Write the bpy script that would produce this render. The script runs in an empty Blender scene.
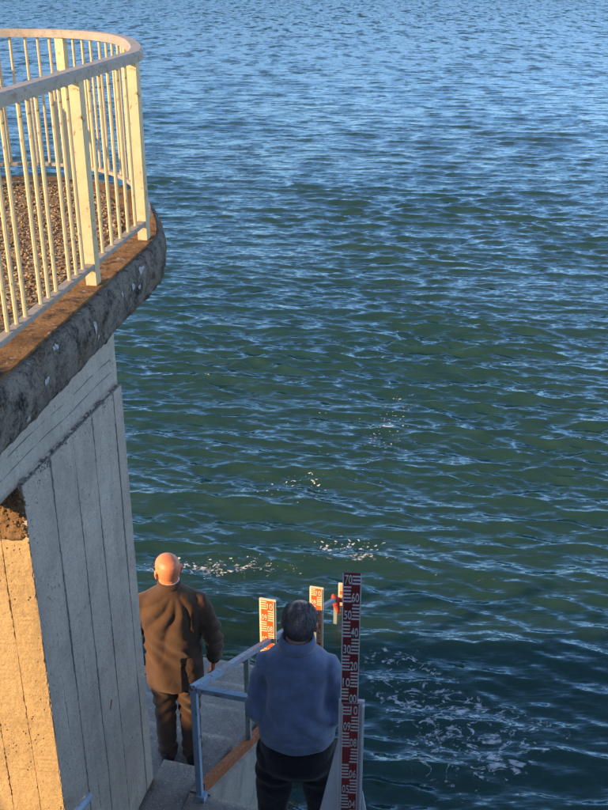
import bpy, bmesh, math, random
import numpy as np
from mathutils import Vector, Matrix, Euler
from mathutils.bvhtree import BVHTree

R = math.radians
random.seed(7); rng = np.random.default_rng(11)
scene = bpy.context.scene
COL = scene.collection

# ------------------------------------------------------------------ camera
H = 6.1                                    # eye height above the water (z = 0)
cam_d = bpy.data.cameras.new('camera'); cam = bpy.data.objects.new('camera', cam_d); COL.objects.link(cam)
cam.location = (0, 0, H); cam.rotation_euler = (R(90 - 24.4), 0, 0)
cam_d.sensor_fit = 'VERTICAL'; cam_d.sensor_height = 24.0; cam_d.lens = 24.0 * 1000 / 810
cam_d.clip_start = 0.05; cam_d.clip_end = 8000
scene.camera = cam

# ------------------------------------------------------------------ light
SUN_AZ, SUN_EL = 60.0, 18.5                # sun stands behind the camera, to the left
world = bpy.data.worlds.new('World'); scene.world = world; world.use_nodes = True
wn = world.node_tree; wn.nodes.clear()
sky = wn.nodes.new('ShaderNodeTexSky'); sky.sky_type = 'NISHITA'; sky.sun_disc = False
sky.sun_elevation = R(SUN_EL); sky.sun_rotation = R(180 + SUN_AZ); sky.altitude = 200
sky.air_density = 0.62; sky.dust_density = 0.0; sky.ozone_density = 3.8
bg = wn.nodes.new('ShaderNodeBackground'); bg.inputs['Strength'].default_value = 0.15
wo = wn.nodes.new('ShaderNodeOutputWorld')
wb = wn.nodes.new('ShaderNodeMix'); wb.data_type = 'RGBA'; wb.blend_type = 'MULTIPLY'; wb.inputs[0].default_value = 1; wb.inputs[7].default_value = (1.30, 1.0, .80, 1)   # the camera's warm white balance
wn.links.new(sky.outputs[0], wb.inputs[6]); wn.links.new(wb.outputs[2], bg.inputs[0]); wn.links.new(bg.outputs[0], wo.inputs[0])
sd = bpy.data.lights.new('sun', 'SUN'); sun = bpy.data.objects.new('sun', sd); COL.objects.link(sun)
sd.energy = 3.1; sd.angle = R(0.55); sd.color = (1.0, 0.66, 0.33)
to_sun = Vector((-math.sin(R(SUN_AZ)) * math.cos(R(SUN_EL)), -math.cos(R(SUN_AZ)) * math.cos(R(SUN_EL)), math.sin(R(SUN_EL))))
sun.rotation_euler = (-to_sun).to_track_quat('-Z', 'Y').to_euler(); sun.location = to_sun * 60
vs = scene.view_settings
vs.view_transform = 'Standard'; vs.look = 'None'; vs.exposure = 1.82; vs.gamma = 1.0; vs.use_curve_mapping = False
scene.cycles.max_bounces = 8; scene.cycles.transparent_max_bounces = 8
scene.cycles.sample_clamp_indirect = 6.0

# ------------------------------------------------------------------ helpers
def vnoise(p, seed=0):
    """value noise on an (N,3) array, range -1..1"""
    p = np.asarray(p, dtype=np.float64); i = np.floor(p).astype(np.int64); f = p - i; f = f * f * (3 - 2 * f)
    def h(a, b, c):
        n = (a * 374761393 + b * 668265263 + c * 2147483647 + seed * 1274126177) & 0xffffffff
        n = ((n ^ (n >> 13)) * 1274126177) & 0xffffffff
        return ((n ^ (n >> 16)) & 0xffff) / 32767.5 - 1
    x, y, z = i[:, 0], i[:, 1], i[:, 2]; fx, fy, fz = f[:, 0], f[:, 1], f[:, 2]
    def lx(b, c): return h(x, y + b, z + c) * (1 - fx) + h(x + 1, y + b, z + c) * fx
    a = lx(0, 0) * (1 - fy) + lx(1, 0) * fy; b = lx(0, 1) * (1 - fy) + lx(1, 1) * fy
    return a * (1 - fz) + b * fz
def fbm(p, seed=0, octv=3):
    s = 0; a = 1.0; p = np.asarray(p, float)
    for k in range(octv):
        s = s + a * vnoise(p * 2 ** k, seed + k); a *= .5
    return s

ROOT = {}
def empty(name, loc, label, cat, group=None, rotz=0):
    o = bpy.data.objects.new(name, None); COL.objects.link(o); o.empty_display_size = .2
    o.location = loc; o.rotation_euler = (0, 0, rotz)
    tag(o, label, cat, group); ROOT[o.name] = Vector(loc); return o
def tag(o, label=None, cat=None, group=None, kind=None):
    if label: o['label'] = label
    if cat: o['category'] = cat
    if group: o['group'] = group
    if kind: o['kind'] = kind
    return o
def root_loc(o):
    while o is not None:
        if o.name in ROOT: return ROOT[o.name]
        o = o.parent
    return Vector((0, 0, 0))
def link(name, me, mat=None, parent=None, smooth=False):
    o = bpy.data.objects.new(name, me); COL.objects.link(o)
    if parent: o.parent = parent
    if mat and not me.materials: me.materials.append(mat)
    if smooth: me.polygons.foreach_set('use_smooth', [True] * len(me.polygons))
    return o

class MB:
    """collects world-space geometry; build() makes one mesh object"""
    def __init__(s): s.v = []; s.f = []
    def add(s, vs_, fs):
        b = len(s.v); s.v += [tuple(v) for v in vs_]; s.f += [tuple(b + i for i in f) for f in fs]; return s
    def prism(s, poly, z0, z1):
        n = len(poly); v = [(p[0], p[1], z0) for p in poly] + [(p[0], p[1], z1) for p in poly]
        f = [tuple(range(n - 1, -1, -1)), tuple(range(n, 2 * n))] + [(i, (i + 1) % n, n + (i + 1) % n, n + i) for i in range(n)]
        return s.add(v, f)
    def box(s, c, size, ax=None):
        """box about c; ax = (X, Y, Z) unit vectors"""
        X, Y, Z = ax or (Vector((1, 0, 0)), Vector((0, 1, 0)), Vector((0, 0, 1))); c = Vector(c)
        v = [c + X * (sx * size[0] / 2) + Y * (sy * size[1] / 2) + Z * (sz * size[2] / 2) for sx in (-1, 1) for sy in (-1, 1) for sz in (-1, 1)]
        return s.add(v, [(0, 1, 3, 2), (4, 6, 7, 5), (0, 4, 5, 1), (2, 3, 7, 6), (0, 2, 6, 4), (1, 5, 7, 3)])
    def bar(s, a, b, w, h, up=(0, 0, 1)):
        a = Vector(a); b = Vector(b); d = (b - a); L = d.length; d.normalize(); up = Vector(up)
        X = d.cross(up).normalized(); Z = X.cross(d)
        return s.box((a + b) / 2, (w, L, h), (X, d, Z))
    def tube(s, pts, rad, n=10, caps=True, flat=1.0, ref=None):
        pts = [Vector(p) for p in pts]; rad = rad if hasattr(rad, '__len__') else [rad] * len(pts)
        base = len(s.v); prevX = None; rows = []
        for i, p in enumerate(pts):
            t = (pts[min(i + 1, len(pts) - 1)] - pts[max(i - 1, 0)]).normalized()
            if prevX is None:
                r = Vector(ref) if ref else (Vector((0, 0, 1)) if abs(t.z) < .9 else Vector((1, 0, 0)))
                X = (r - t * r.dot(t)).normalized()
            else:
                X = (prevX - t * prevX.dot(t)).normalized()
            prevX = X; Y = t.cross(X)
            rows.append([p + X * (rad[i] * math.cos(2 * math.pi * k / n)) + Y * (rad[i] * flat * math.sin(2 * math.pi * k / n)) for k in range(n)])
        v = [q for r in rows for q in r]; f = []
        for i in range(len(rows) - 1):
            for k in range(n):
                f.append((i * n + k, i * n + (k + 1) % n, (i + 1) * n + (k + 1) % n, (i + 1) * n + k))
        if caps:
            f.append(tuple(range(n - 1, -1, -1))); f.append(tuple((len(rows) - 1) * n + k for k in range(n)))
        return s.add(v, f)
    def rings(s, rows):
        """closed loft through rows of points (same count)"""
        n = len(rows[0]); v = [q for r in rows for q in r]; f = []
        for i in range(len(rows) - 1):
            for k in range(n):
                f.append((i * n + k, i * n + (k + 1) % n, (i + 1) * n + (k + 1) % n, (i + 1) * n + k))
        f.append(tuple(range(n - 1, -1, -1))); f.append(tuple((len(rows) - 1) * n + k for k in range(n)))
        return s.add(v, f)
    def mesh(s, name, off=(0, 0, 0)):
        me = bpy.data.meshes.new(name); o = Vector(off)
        me.from_pydata([(v[0] - o.x, v[1] - o.y, v[2] - o.z) for v in s.v], [], s.f); me.update()
        bm = bmesh.new(); bm.from_mesh(me); bmesh.ops.recalc_face_normals(bm, faces=bm.faces); bm.to_mesh(me); bm.free()
        return me
    def build(s, name, mat, parent=None, smooth=False, bevel=0):
        me = s.mesh(name, root_loc(parent)); o = link(name, me, mat, parent, smooth)
        if bevel:
            m = o.modifiers.new('bevel', 'BEVEL'); m.width = bevel; m.segments = 2; m.limit_method = 'ANGLE'
        return o

def ellipse(c, rx, ry, n=32, p=2.0, yaw=0):
    out = []
    for k in range(n):
        a = 2 * math.pi * k / n; ca, sa = math.cos(a), math.sin(a)
        x = rx * math.copysign(abs(ca) ** (2 / p), ca); y = ry * math.copysign(abs(sa) ** (2 / p), sa)
        out.append((c[0] + x * math.cos(yaw) - y * math.sin(yaw), c[1] + x * math.sin(yaw) + y * math.cos(yaw), c[2]))
    return out

# ------------------------------------------------------------------ materials
def newmat(name):
    m = bpy.data.materials.new(name); m.use_nodes = True; nt = m.node_tree; nt.nodes.clear()
    out = nt.nodes.new('ShaderNodeOutputMaterial'); return m, nt, out
class NT:
    def __init__(s, nt): s.nt = nt
    def n(s, t, **kw):
        nd = s.nt.nodes.new('ShaderNode' + t)
        for k, v in kw.items():
            if k in nd.inputs.keys(): nd.inputs[k].default_value = v
            else: setattr(nd, k, v)
        return nd
    def l(s, a, b): s.nt.links.new(a, b)
    def coord(s, scale=(1, 1, 1), out='Object'):
        tc = s.n('TexCoord'); mp = s.n('Mapping'); mp.inputs['Scale'].default_value = scale
        s.l(tc.outputs[out], mp.inputs[0]); return mp.outputs[0]
    def noise(s, vec, scale, detail=4, rough=.55, dist=0):
        nd = s.n('TexNoise'); nd.inputs['Scale'].default_value = scale; nd.inputs['Detail'].default_value = detail
        nd.inputs['Roughness'].default_value = rough; nd.inputs['Distortion'].default_value = dist
        s.l(vec, nd.inputs['Vector']); return nd.outputs['Fac']
    def voro(s, vec, scale, feature='F1'):
        nd = s.n('TexVoronoi'); nd.feature = feature; nd.inputs['Scale'].default_value = scale; s.l(vec, nd.inputs['Vector']); return nd.outputs['Distance']
    def ramp(s, fac, stops):
        nd = s.n('ValToRGB'); cr = nd.color_ramp
        while len(cr.elements) < len(stops): cr.elements.new(.5)
        for e, (p, c) in zip(cr.elements, stops):
            e.position = p; e.color = (*c, 1) if hasattr(c, '__len__') else (c, c, c, 1)
        s.l(fac, nd.inputs[0]); return nd.outputs[0]
    def mix(s, fac, a, b, mode='MIX'):
        nd = s.n('Mix'); nd.data_type = 'RGBA'; nd.blend_type = mode
        for sock, val in ((nd.inputs[0], fac), (nd.inputs[6], a), (nd.inputs[7], b)):
            if hasattr(val, 'is_output'): s.l(val, sock)
            elif hasattr(val, '__len__'): sock.default_value = (*val, 1)
            else: sock.default_value = val if sock is nd.inputs[0] else (val, val, val, 1)
        return nd.outputs[2]
    def math(s, op, a, b=None, clamp=False):
        nd = s.n('Math'); nd.operation = op; nd.use_clamp = clamp
        for k, val in enumerate((a, b)):
            if val is None: continue
            if hasattr(val, 'is_output'): s.l(val, nd.inputs[k])
            else: nd.inputs[k].default_value = val
        return nd.outputs[0]
    def rng(s, v, a, b, c=0., d=1.):
        nd = s.n('MapRange'); nd.clamp = True; s.l(v, nd.inputs[0])
        for k, q in enumerate((a, b, c, d)):
            if hasattr(q, 'is_output'): s.l(q, nd.inputs[k + 1])
            else: nd.inputs[k + 1].default_value = q
        return nd.outputs[0]
    def bump(s, h, dist, strength=1., prev=None):
        nd = s.n('Bump'); nd.inputs['Strength'].default_value = strength; nd.inputs['Distance'].default_value = dist
        s.l(h, nd.inputs['Height'])
        if prev is not None: s.l(prev, nd.inputs['Normal'])
        return nd.outputs[0]

def mat_concrete(name, c1, c2, pit=.5, stain=None, stain_amt=.5, scale=1., rough=.92, speck=None):
    m, nt, out = newmat(name); g = NT(nt); v = g.coord()
    big = g.noise(v, 1.7 * scale, 5, .6); fine = g.noise(v, 26 * scale, 5, .7); grain = g.noise(v, 150, 3, .6)
    col = g.mix(g.rng(big, .3, .7), c1, c2)
    col = g.mix(g.rng(fine, .35, .75, 0, .55), col, tuple(x * .6 for x in c1))
    if stain:
        st = g.rng(g.noise(v, 3.1 * scale, 8, .7, .6), .48, .66, 0, stain_amt); col = g.mix(st, col, stain)
    pits = g.rng(g.voro(v, 34 * scale), .0, .22, 1, 0); gate = g.rng(g.noise(v, 5 * scale, 3), .48, .62)
    pits = g.math('MULTIPLY', pits, gate); col = g.mix(g.math('MULTIPLY', pits, pit), col, tuple(x * .3 for x in c1))
    runs = g.noise(g.coord((9, 9, .7)), 1.0, 5, .65); col = g.mix(g.rng(runs, .52, .72, 0, .38), col, tuple(x * .5 for x in c2)); col = g.mix(g.rng(runs, .25, .42, .3, 0), col, tuple(min(1, x * 1.25) for x in c1))
    sp1 = g.noise(v, 85, 4, .75); col = g.mix(g.rng(sp1, .5, .7, 0, .55), col, tuple(x * .42 for x in c1)); col = g.mix(g.rng(sp1, .28, .42, .4, 0), col, tuple(min(1, x * 1.35) for x in c1))
    if speck:
        sp = g.rng(g.voro(v, 60), .16, .36, 1, 0); gt = g.rng(g.noise(v, 40, 2), .46, .56); col = g.mix(g.math('MULTIPLY', sp, gt), col, speck)
    col = g.mix(g.rng(grain, .3, .7, 0, .25), col, tuple(x * .55 for x in c2))
    b = g.bump(fine, .012, .7); b = g.bump(pits, -.012, .8, b); b = g.bump(grain, .003, .6, b)
    p = g.n('BsdfPrincipled', Roughness=rough); p.inputs['Specular IOR Level'].default_value = .25
    g.l(col, p.inputs['Base Color']); g.l(b, p.inputs['Normal']); g.l(p.outputs[0], out.inputs[0]); return m
def mat_plain(name, col, rough=.6, metal=0, var=.15, vs=30, bump=.0015, spec=.4):
    m, nt, out = newmat(name); g = NT(nt); v = g.coord()
    nz = g.noise(v, vs, 4, .6); c = g.mix(g.rng(nz, .3, .7), tuple(x * (1 - var) for x in col), tuple(min(1, x * (1 + var)) for x in col))
    p = g.n('BsdfPrincipled', Roughness=rough, Metallic=metal); p.inputs['Specular IOR Level'].default_value = spec
    g.l(c, p.inputs['Base Color']); g.l(g.bump(nz, bump), p.inputs['Normal']); g.l(p.outputs[0], out.inputs[0]); return m
def mat_paint_rust(name, paint, rust=(.22, .065, .018), lo=.55, hi=.62, vs=9, chips=(.13, .05, .02), grime=None, rough=.55):
    m, nt, out = newmat(name); g = NT(nt); v = g.coord()
    a = g.noise(v, vs, 8, .72, .4); r = g.rng(a, lo, hi)
    fine = g.noise(v, 60, 4, .7)
    pc = g.mix(g.rng(g.noise(v, 4, 4), .3, .7), tuple(x * .8 for x in paint), paint)
    if grime: pc = g.mix(g.rng(g.noise(v, 14, 6, .7), .5, .68, 0, .6), pc, grime)
    rc = g.mix(g.rng(fine, .35, .65), rust, chips)
    c = g.mix(r, pc, rc)
    p = g.n('BsdfPrincipled'); p.inputs['Specular IOR Level'].default_value = .35
    g.l(c, p.inputs['Base Color']); g.l(g.rng(r, 0, 1, rough, .95), p.inputs['Roughness'])
    b = g.bump(r, -.0015, .7); b = g.bump(fine, .0012, .6, b); g.l(b, p.inputs['Normal']); g.l(p.outputs[0], out.inputs[0]); return m
def mat_cloth(name, col, scale=420, var=.12, rough=.95, sheen=.15, big=6):
    m, nt, out = newmat(name); g = NT(nt); v = g.coord()
    w1 = g.noise(v, scale, 2); w2 = g.noise(v, big, 4, .6)
    c = g.mix(g.rng(w2, .3, .7), tuple(x * (1 - var) for x in col), tuple(x * (1 + var) for x in col))
    c = g.mix(g.rng(w1, .35, .65, 0, .35), c, tuple(x * .6 for x in col))
    p = g.n('BsdfPrincipled', Roughness=rough); p.inputs['Specular IOR Level'].default_value = .15
    p.inputs['Sheen Weight'].default_value = sheen
    g.l(c, p.inputs['Base Color']); b = g.bump(w1, .0012, .6); b = g.bump(g.noise(v, 22, 4, .6), .006, .35, b)
    g.l(b, p.inputs['Normal']); g.l(p.outputs[0], out.inputs[0]); return m
def mat_skin(name, col, ruddy, spec=.4):
    m, nt, out = newmat(name); g = NT(nt); v = g.coord()
    c = g.mix(g.rng(g.noise(v, 14, 4, .6), .35, .68), col, ruddy)
    p = g.n('BsdfPrincipled', Roughness=.48); p.inputs['Specular IOR Level'].default_value = spec
    p.inputs['Subsurface Weight'].default_value = .12; p.inputs['Subsurface Radius'].default_value = (.01, .004, .002); p.inputs['Subsurface Scale'].default_value = .4
    g.l(c, p.inputs['Base Color']); g.l(g.bump(g.noise(v, 240, 3), .0008, .5), p.inputs['Normal']); g.l(p.outputs[0], out.inputs[0]); return m

M = {}
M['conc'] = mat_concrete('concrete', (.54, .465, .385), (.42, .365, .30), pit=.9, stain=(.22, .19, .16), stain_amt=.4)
M['conc_sunlit'] = mat_concrete('concrete_ochre_sunlit', (.52, .38, .20), (.44, .32, .17), pit=.7, stain=(.22, .15, .08), stain_amt=.4)  # yellow-stained concrete, with the sun's gold also put into its colour
M['conc_fascia'] = mat_concrete('concrete_fascia', (.52, .46, .385), (.43, .38, .32), pit=.5, stain=(.26, .23, .195), stain_amt=.3)
M['conc_dark'] = mat_concrete('concrete_joint', (.26, .245, .225), (.15, .142, .13), pit=.6)
M['agg'] = mat_concrete('exposed_aggregate', (.24, .15, .075), (.15, .09, .045), pit=.9, scale=1.6)
M['step'] = mat_concrete('step_concrete', (.38, .335, .285), (.28, .25, .21), pit=.9, stain=(.10, .09, .075), stain_amt=.55, scale=1.3, speck=(.5, .48, .45))
M['stringer'] = mat_concrete('stringer_concrete', (.40, .37, .32), (.31, .29, .25), pit=.5, stain=(.13, .125, .115), stain_amt=.6)
M['dam'] = mat_concrete('dam_concrete', (.3, .285, .26), (.22, .21, .2), pit=.4)
M['cream'] = mat_paint_rust('cream_paint', (.55, .44, .25), lo=.585, hi=.65, vs=20, rust=(.26, .12, .04), grime=(.42, .30, .14))
M['cream_worn'] = mat_paint_rust('worn_cream_paint', (.32, .275, .22), lo=.52, hi=.64, vs=30, rust=(.20, .14, .10), chips=(.30, .24, .19), grime=(.26, .20, .14))
M['blue'] = mat_paint_rust('blue_paint', (.27, .38, .50), lo=.57, hi=.64, vs=18, grime=(.32, .38, .45))
M['blue_worn'] = mat_paint_rust('worn_blue_paint', (.27, .34, .44), lo=.44, hi=.64, vs=19, rust=(.27, .13, .07), chips=(.38, .25, .17))
M['green_grey'] = mat_paint_rust('faded_paint', (.24, .28, .27), lo=.58, hi=.66, vs=9)
M['rust'] = mat_paint_rust('rusty_iron', (.30, .085, .025), rust=(.13, .035, .014), chips=(.42, .16, .05), lo=.42, hi=.6, vs=16, grime=(.36, .30, .26), rough=.9)
M['red_shaded'] = mat_paint_rust('red_enamel_shaded', (.17, .024, .022), lo=.58, hi=.68, vs=34, rust=(.07, .022, .018), chips=(.10, .04, .03), grime=(.20, .055, .05))  # gauge red for the staff in shade, the shade darkened into the colour
M['red'] = mat_paint_rust('red_enamel_shaded_low', (.24, .032, .030), lo=.58, hi=.68, vs=34, rust=(.10, .03, .026), chips=(.14, .06, .05), grime=(.27, .08, .07))  # lower plate of the shaded staff: same red, shade also in the colour
M['orange'] = mat_plain('red_enamel_sunlit', (.72, .10, .014), .55, vs=14, var=.15)  # same gauge red for the lit staffs, sunlight put into the colour
M['mark'] = mat_paint_rust('marking_white', (.62, .60, .57), lo=.66, hi=.7, vs=40, rust=(.3, .2, .18))
M['mark_sunlit'] = mat_paint_rust('marking_white_sunlit', (.78, .66, .46), lo=.68, hi=.72, vs=40, rust=(.5, .25, .1))  # white marks and boards of the lit staffs, warm sunlight put into the colour
M['white'] = mat_paint_rust('white_plate_paint', (.62, .62, .64), lo=.66, hi=.72, vs=8, rust=(.28, .2, .17), grime=(.42, .41, .44))
M['knob'] = mat_plain('red_rag', (.42, .05, .03), .8)
M['skin1'] = mat_skin('skin_tanned', (.66, .245, .115), (.58, .18, .085))
M['skin2'] = mat_skin('skin_ruddy', (.46, .26, .20), (.43, .22, .17))
M['suit'] = mat_cloth('suit_wool', (.082, .046, .028), var=.25)
M['suit_tr'] = mat_cloth('trouser_wool', (.085, .047, .028), var=.25)
M['sweater'] = mat_cloth('blue_fleece', (.125, .16, .255), var=.22, scale=150, sheen=.3, big=14)
M['black'] = mat_cloth('black_cloth', (.012, .012, .014), var=.2)
M['shoe'] = mat_plain('black_leather', (.015, .014, .013), .35)
M['shirt'] = mat_cloth('shirt_cotton', (.62, .66, .74), var=.04)
M['frame'] = mat_plain('dark_frame', (.02, .018, .018), .3)
M['eye'] = mat_plain('eye_white', (.7, .66, .62), .2)

# mossy slab edge: black lichen over concrete, white bird lime patches
def mat_slab():
    m, nt, out = newmat('lichen_concrete'); g = NT(nt); v = g.coord()
    base = g.mix(g.rng(g.noise(v, 3, 5), .35, .65), (.27, .235, .19), (.19, .165, .135))
    lich = g.rng(g.noise(v, 9, 9, .8), .46, .60); col = g.mix(lich, base, (.022, .021, .021))
    brown = g.rng(g.noise(v, 4.3, 6, .7), .5, .66, 0, .7); col = g.mix(brown, col, (.10, .058, .026))
    white = g.rng(g.noise(v, 24, 5, .7), .64, .70); col = g.mix(white, col, (.33, .32, .30))
    gray = g.rng(g.noise(v, 60, 5, .8), .5, .64, 0, .75); col = g.mix(gray, col, (.25, .225, .19)); dk = g.rng(g.noise(v, 95, 4, .75), .52, .66, 0, .8); col = g.mix(dk, col, (.02, .018, .016))
    fine = g.noise(v, 45, 6, .75); pit = g.voro(v, 30)
    b = g.bump(g.noise(v, 9, 6, .7), .05, .6); b = g.bump(fine, .02, .8, b); b = g.bump(pit, .012, .5, b)
    p = g.n('BsdfPrincipled', Roughness=.95); p.inputs['Specular IOR Level'].default_value = .15
    g.l(col, p.inputs['Base Color']); g.l(b, p.inputs['Normal']); g.l(p.outputs[0], out.inputs[0]); return m
M['slab'] = mat_slab()
def mat_slab_top():
    m, nt, out = newmat('lichen_floor'); g = NT(nt); v = g.coord()
    col = g.mix(g.rng(g.noise(v, 5, 6, .7), .38, .62), (.30, .17, .07), (.16, .085, .035))
    col = g.mix(g.rng(g.noise(v, 12, 6, .75), .5, .62), col, (.06, .045, .032)); col = g.mix(g.rng(g.noise(v, 22, 4, .7), .62, .7), col, (.36, .32, .26))
    b = g.bump(g.noise(v, 30, 6, .75), .03, .8); b = g.bump(g.noise(v, 110, 3), .006, .6, b)
    p = g.n('BsdfPrincipled', Roughness=.95); p.inputs['Specular IOR Level'].default_value = .15
    g.l(col, p.inputs['Base Color']); g.l(b, p.inputs['Normal']); g.l(p.outputs[0], out.inputs[0]); return m
M['slab_top'] = mat_slab_top()
def mat_gravel():
    m, nt, out = newmat('gravel'); g = NT(nt); v = g.coord()
    vn = g.n('TexVoronoi'); vn.inputs['Scale'].default_value = 60; g.l(v, vn.inputs['Vector'])
    sep = g.n('SeparateColor'); g.l(vn.outputs['Color'], sep.inputs[0])
    col = g.ramp(sep.outputs[0], [(0, (.03, .018, .01)), (.4, (.12, .07, .03)), (.75, (.27, .17, .075)), (1, (.42, .32, .18))])
    p = g.n('BsdfPrincipled', Roughness=.9); g.l(col, p.inputs['Base Color']); g.l(g.bump(g.noise(v, 90, 3), .004, .6), p.inputs['Normal'])
    g.l(p.outputs[0], out.inputs[0]); return m
M['gravel'] = mat_gravel()

# ------------------------------------------------------------------ water
def mat_water():
    m, nt, out = newmat('lake_water'); g = NT(nt)
    v = g.coord()
    tc = g.n('TexCoord')
    def mv(scale, rot=0):
        mp = g.n('Mapping'); mp.inputs['Scale'].default_value = scale; mp.inputs['Rotation'].default_value = (0, 0, R(rot)); g.l(tc.outputs['Object'], mp.inputs[0]); return mp.outputs[0]
    def slope(scale, rot, sc, detail, k):
        nd = g.n('TexNoise'); nd.inputs['Scale'].default_value = sc; nd.inputs['Detail'].default_value = detail; nd.inputs['Roughness'].default_value = .55; nd.inputs['Distortion'].default_value = .3
        g.l(mv(scale, rot), nd.inputs['Vector']); sub = g.n('VectorMath'); sub.operation = 'SUBTRACT'; sub.inputs[1].default_value = (.5, .5, .5); g.l(nd.outputs['Color'], sub.inputs[0])
        mu = g.n('VectorMath'); mu.operation = 'MULTIPLY'; mu.inputs[1].default_value = (k * .75, k, 0); g.l(sub.outputs[0], mu.inputs[0]); return mu.outputs[0]
    def vadd(a_, b_):
        nd = g.n('VectorMath'); nd.operation = 'ADD'; g.l(a_, nd.inputs[0]); g.l(b_, nd.inputs[1]); return nd.outputs[0]
    geo = g.n('NewGeometry'); sp = g.n('SeparateXYZ'); g.l(tc.outputs['Object'], sp.inputs[0])
    near = vadd(slope((.36, 1.5, 1), 6, 6.4, 4, .88), slope((.42, 1.6, 1), -9, 19.0, 3, .78))
    far_ = slope((.45, 1.3, 1), 5, 2.2, 5, 1.15); fk = g.rng(sp.outputs[1], 9, 45, .0, 1.)       # short waves too small to model farther out
    far2 = slope((.9, .34, 1), 4, 1.5, 5, 2.4); f2 = g.rng(sp.outputs[1], 30, 110, .0, 1.)
    sd_ = g.n('VectorMath'); sd_.operation = 'SCALE'; g.l(far2, sd_.inputs[0]); g.l(f2, sd_.inputs['Scale']); near = vadd(near, sd_.outputs[0])
    sc_ = g.n('VectorMath'); sc_.operation = 'SCALE'; g.l(far_, sc_.inputs[0]); g.l(fk, sc_.inputs['Scale'])
    nn = g.n('VectorMath'); nn.operation = 'NORMALIZE'; g.l(vadd(geo.outputs['Normal'], vadd(near, sc_.outputs[0])), nn.inputs[0]); b = nn.outputs[0]
    body = g.mix(g.rng(g.noise(v, .10, 3, .5), .3, .7), (.021, .048, .027), (.013, .042, .033))
    sh = g.n('Attribute'); sh.attribute_name = 'shallow'
    pw = g.n('BsdfPrincipled', IOR=1.333); pw.subsurface_method = 'BURLEY'; g.l(body, pw.inputs['Base Color']); g.l(b, pw.inputs['Normal'])
    pw.inputs['Specular IOR Level'].default_value = 0; pw.inputs['Subsurface Weight'].default_value = 1; pw.inputs['Subsurface Radius'].default_value = (.5, .8, .6); pw.inputs['Subsurface Scale'].default_value = .7
    gl = g.n('BsdfGlossy'); gl.inputs[0].default_value = (.48, .67, .84, 1); g.l(b, gl.inputs['Normal']); g.l(g.rng(sp.outputs[1], 6, 60, .055, .27), gl.inputs['Roughness'])
    fr = g.n('Fresnel', IOR=1.36); g.l(b, fr.inputs['Normal'])                       # waves hide part of each other at low angles: reflectance saturates
    fac = g.math('DIVIDE', g.math('MULTIPLY', fr.outputs[0], 1.75), g.math('ADD', g.math('MULTIPLY', fr.outputs[0], 2.0), 1.0))
    wsurf = g.n('MixShader'); g.l(fac, wsurf.inputs[0]); g.l(pw.outputs[0], wsurf.inputs[1]); g.l(gl.outputs[0], wsurf.inputs[2])
    tr = g.n('BsdfTransparent'); tr.inputs[0].default_value = (.62, .74, .42, 1)
    surf = g.n('MixShader'); g.l(g.math('MULTIPLY', sh.outputs['Fac'], .45), surf.inputs[0]); g.l(wsurf.outputs[0], surf.inputs[1]); g.l(tr.outputs[0], surf.inputs[2])
    at = g.n('Attribute'); at.attribute_name = 'foam'
    fn = g.noise(mv((.75, 1.2, 1), -8), 4.6, 5, .62, 1.1)
    fn2 = g.noise(mv((1, 1.3, 1), 5), 11, 4, .6, .6)
    ridge = g.math('ABSOLUTE', g.math('SUBTRACT', fn, .5)); ridge = g.rng(ridge, 0, .2, 1, 0)      # lacy veins
    val = g.math('ADD', g.math('MULTIPLY', ridge, .48), g.math('MULTIPLY', fn2, .52))
    thr = g.rng(at.outputs['Fac'], 0, 1, 1.02, .60)
    mask = g.rng(g.math('SUBTRACT', val, thr), 0, .085)
    fl = g.n('Attribute'); fl.attribute_name = 'fleck'; fn3 = g.noise(mv((.8, 1.1, 1), 12), 24, 2, .5, .4); fn4 = g.noise(mv((.8, 1.1, 1), 12), 3.2, 3, .6)
    th3 = g.rng(fl.outputs['Fac'], 0, 1, 1.0, .530); m3 = g.rng(g.math('SUBTRACT', g.math('ADD', g.math('MULTIPLY', fn3, .84), g.math('MULTIPLY', fn4, .16)), th3), 0, .03)
    mask = g.math('MAXIMUM', g.math('MULTIPLY', mask, .8), g.math('MULTIPLY', m3, .9))
    fd = g.n('BsdfDiffuse'); fd.inputs[0].default_value = (.62, .63, .62, 1)
    fin = g.n('MixShader'); g.l(mask, fin.inputs[0]); g.l(surf.outputs[0], fin.inputs[1]); g.l(fd.outputs[0], fin.inputs[2])
    g.l(fin.outputs[0], out.inputs[0]); return m
M['water'] = mat_water()

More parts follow.
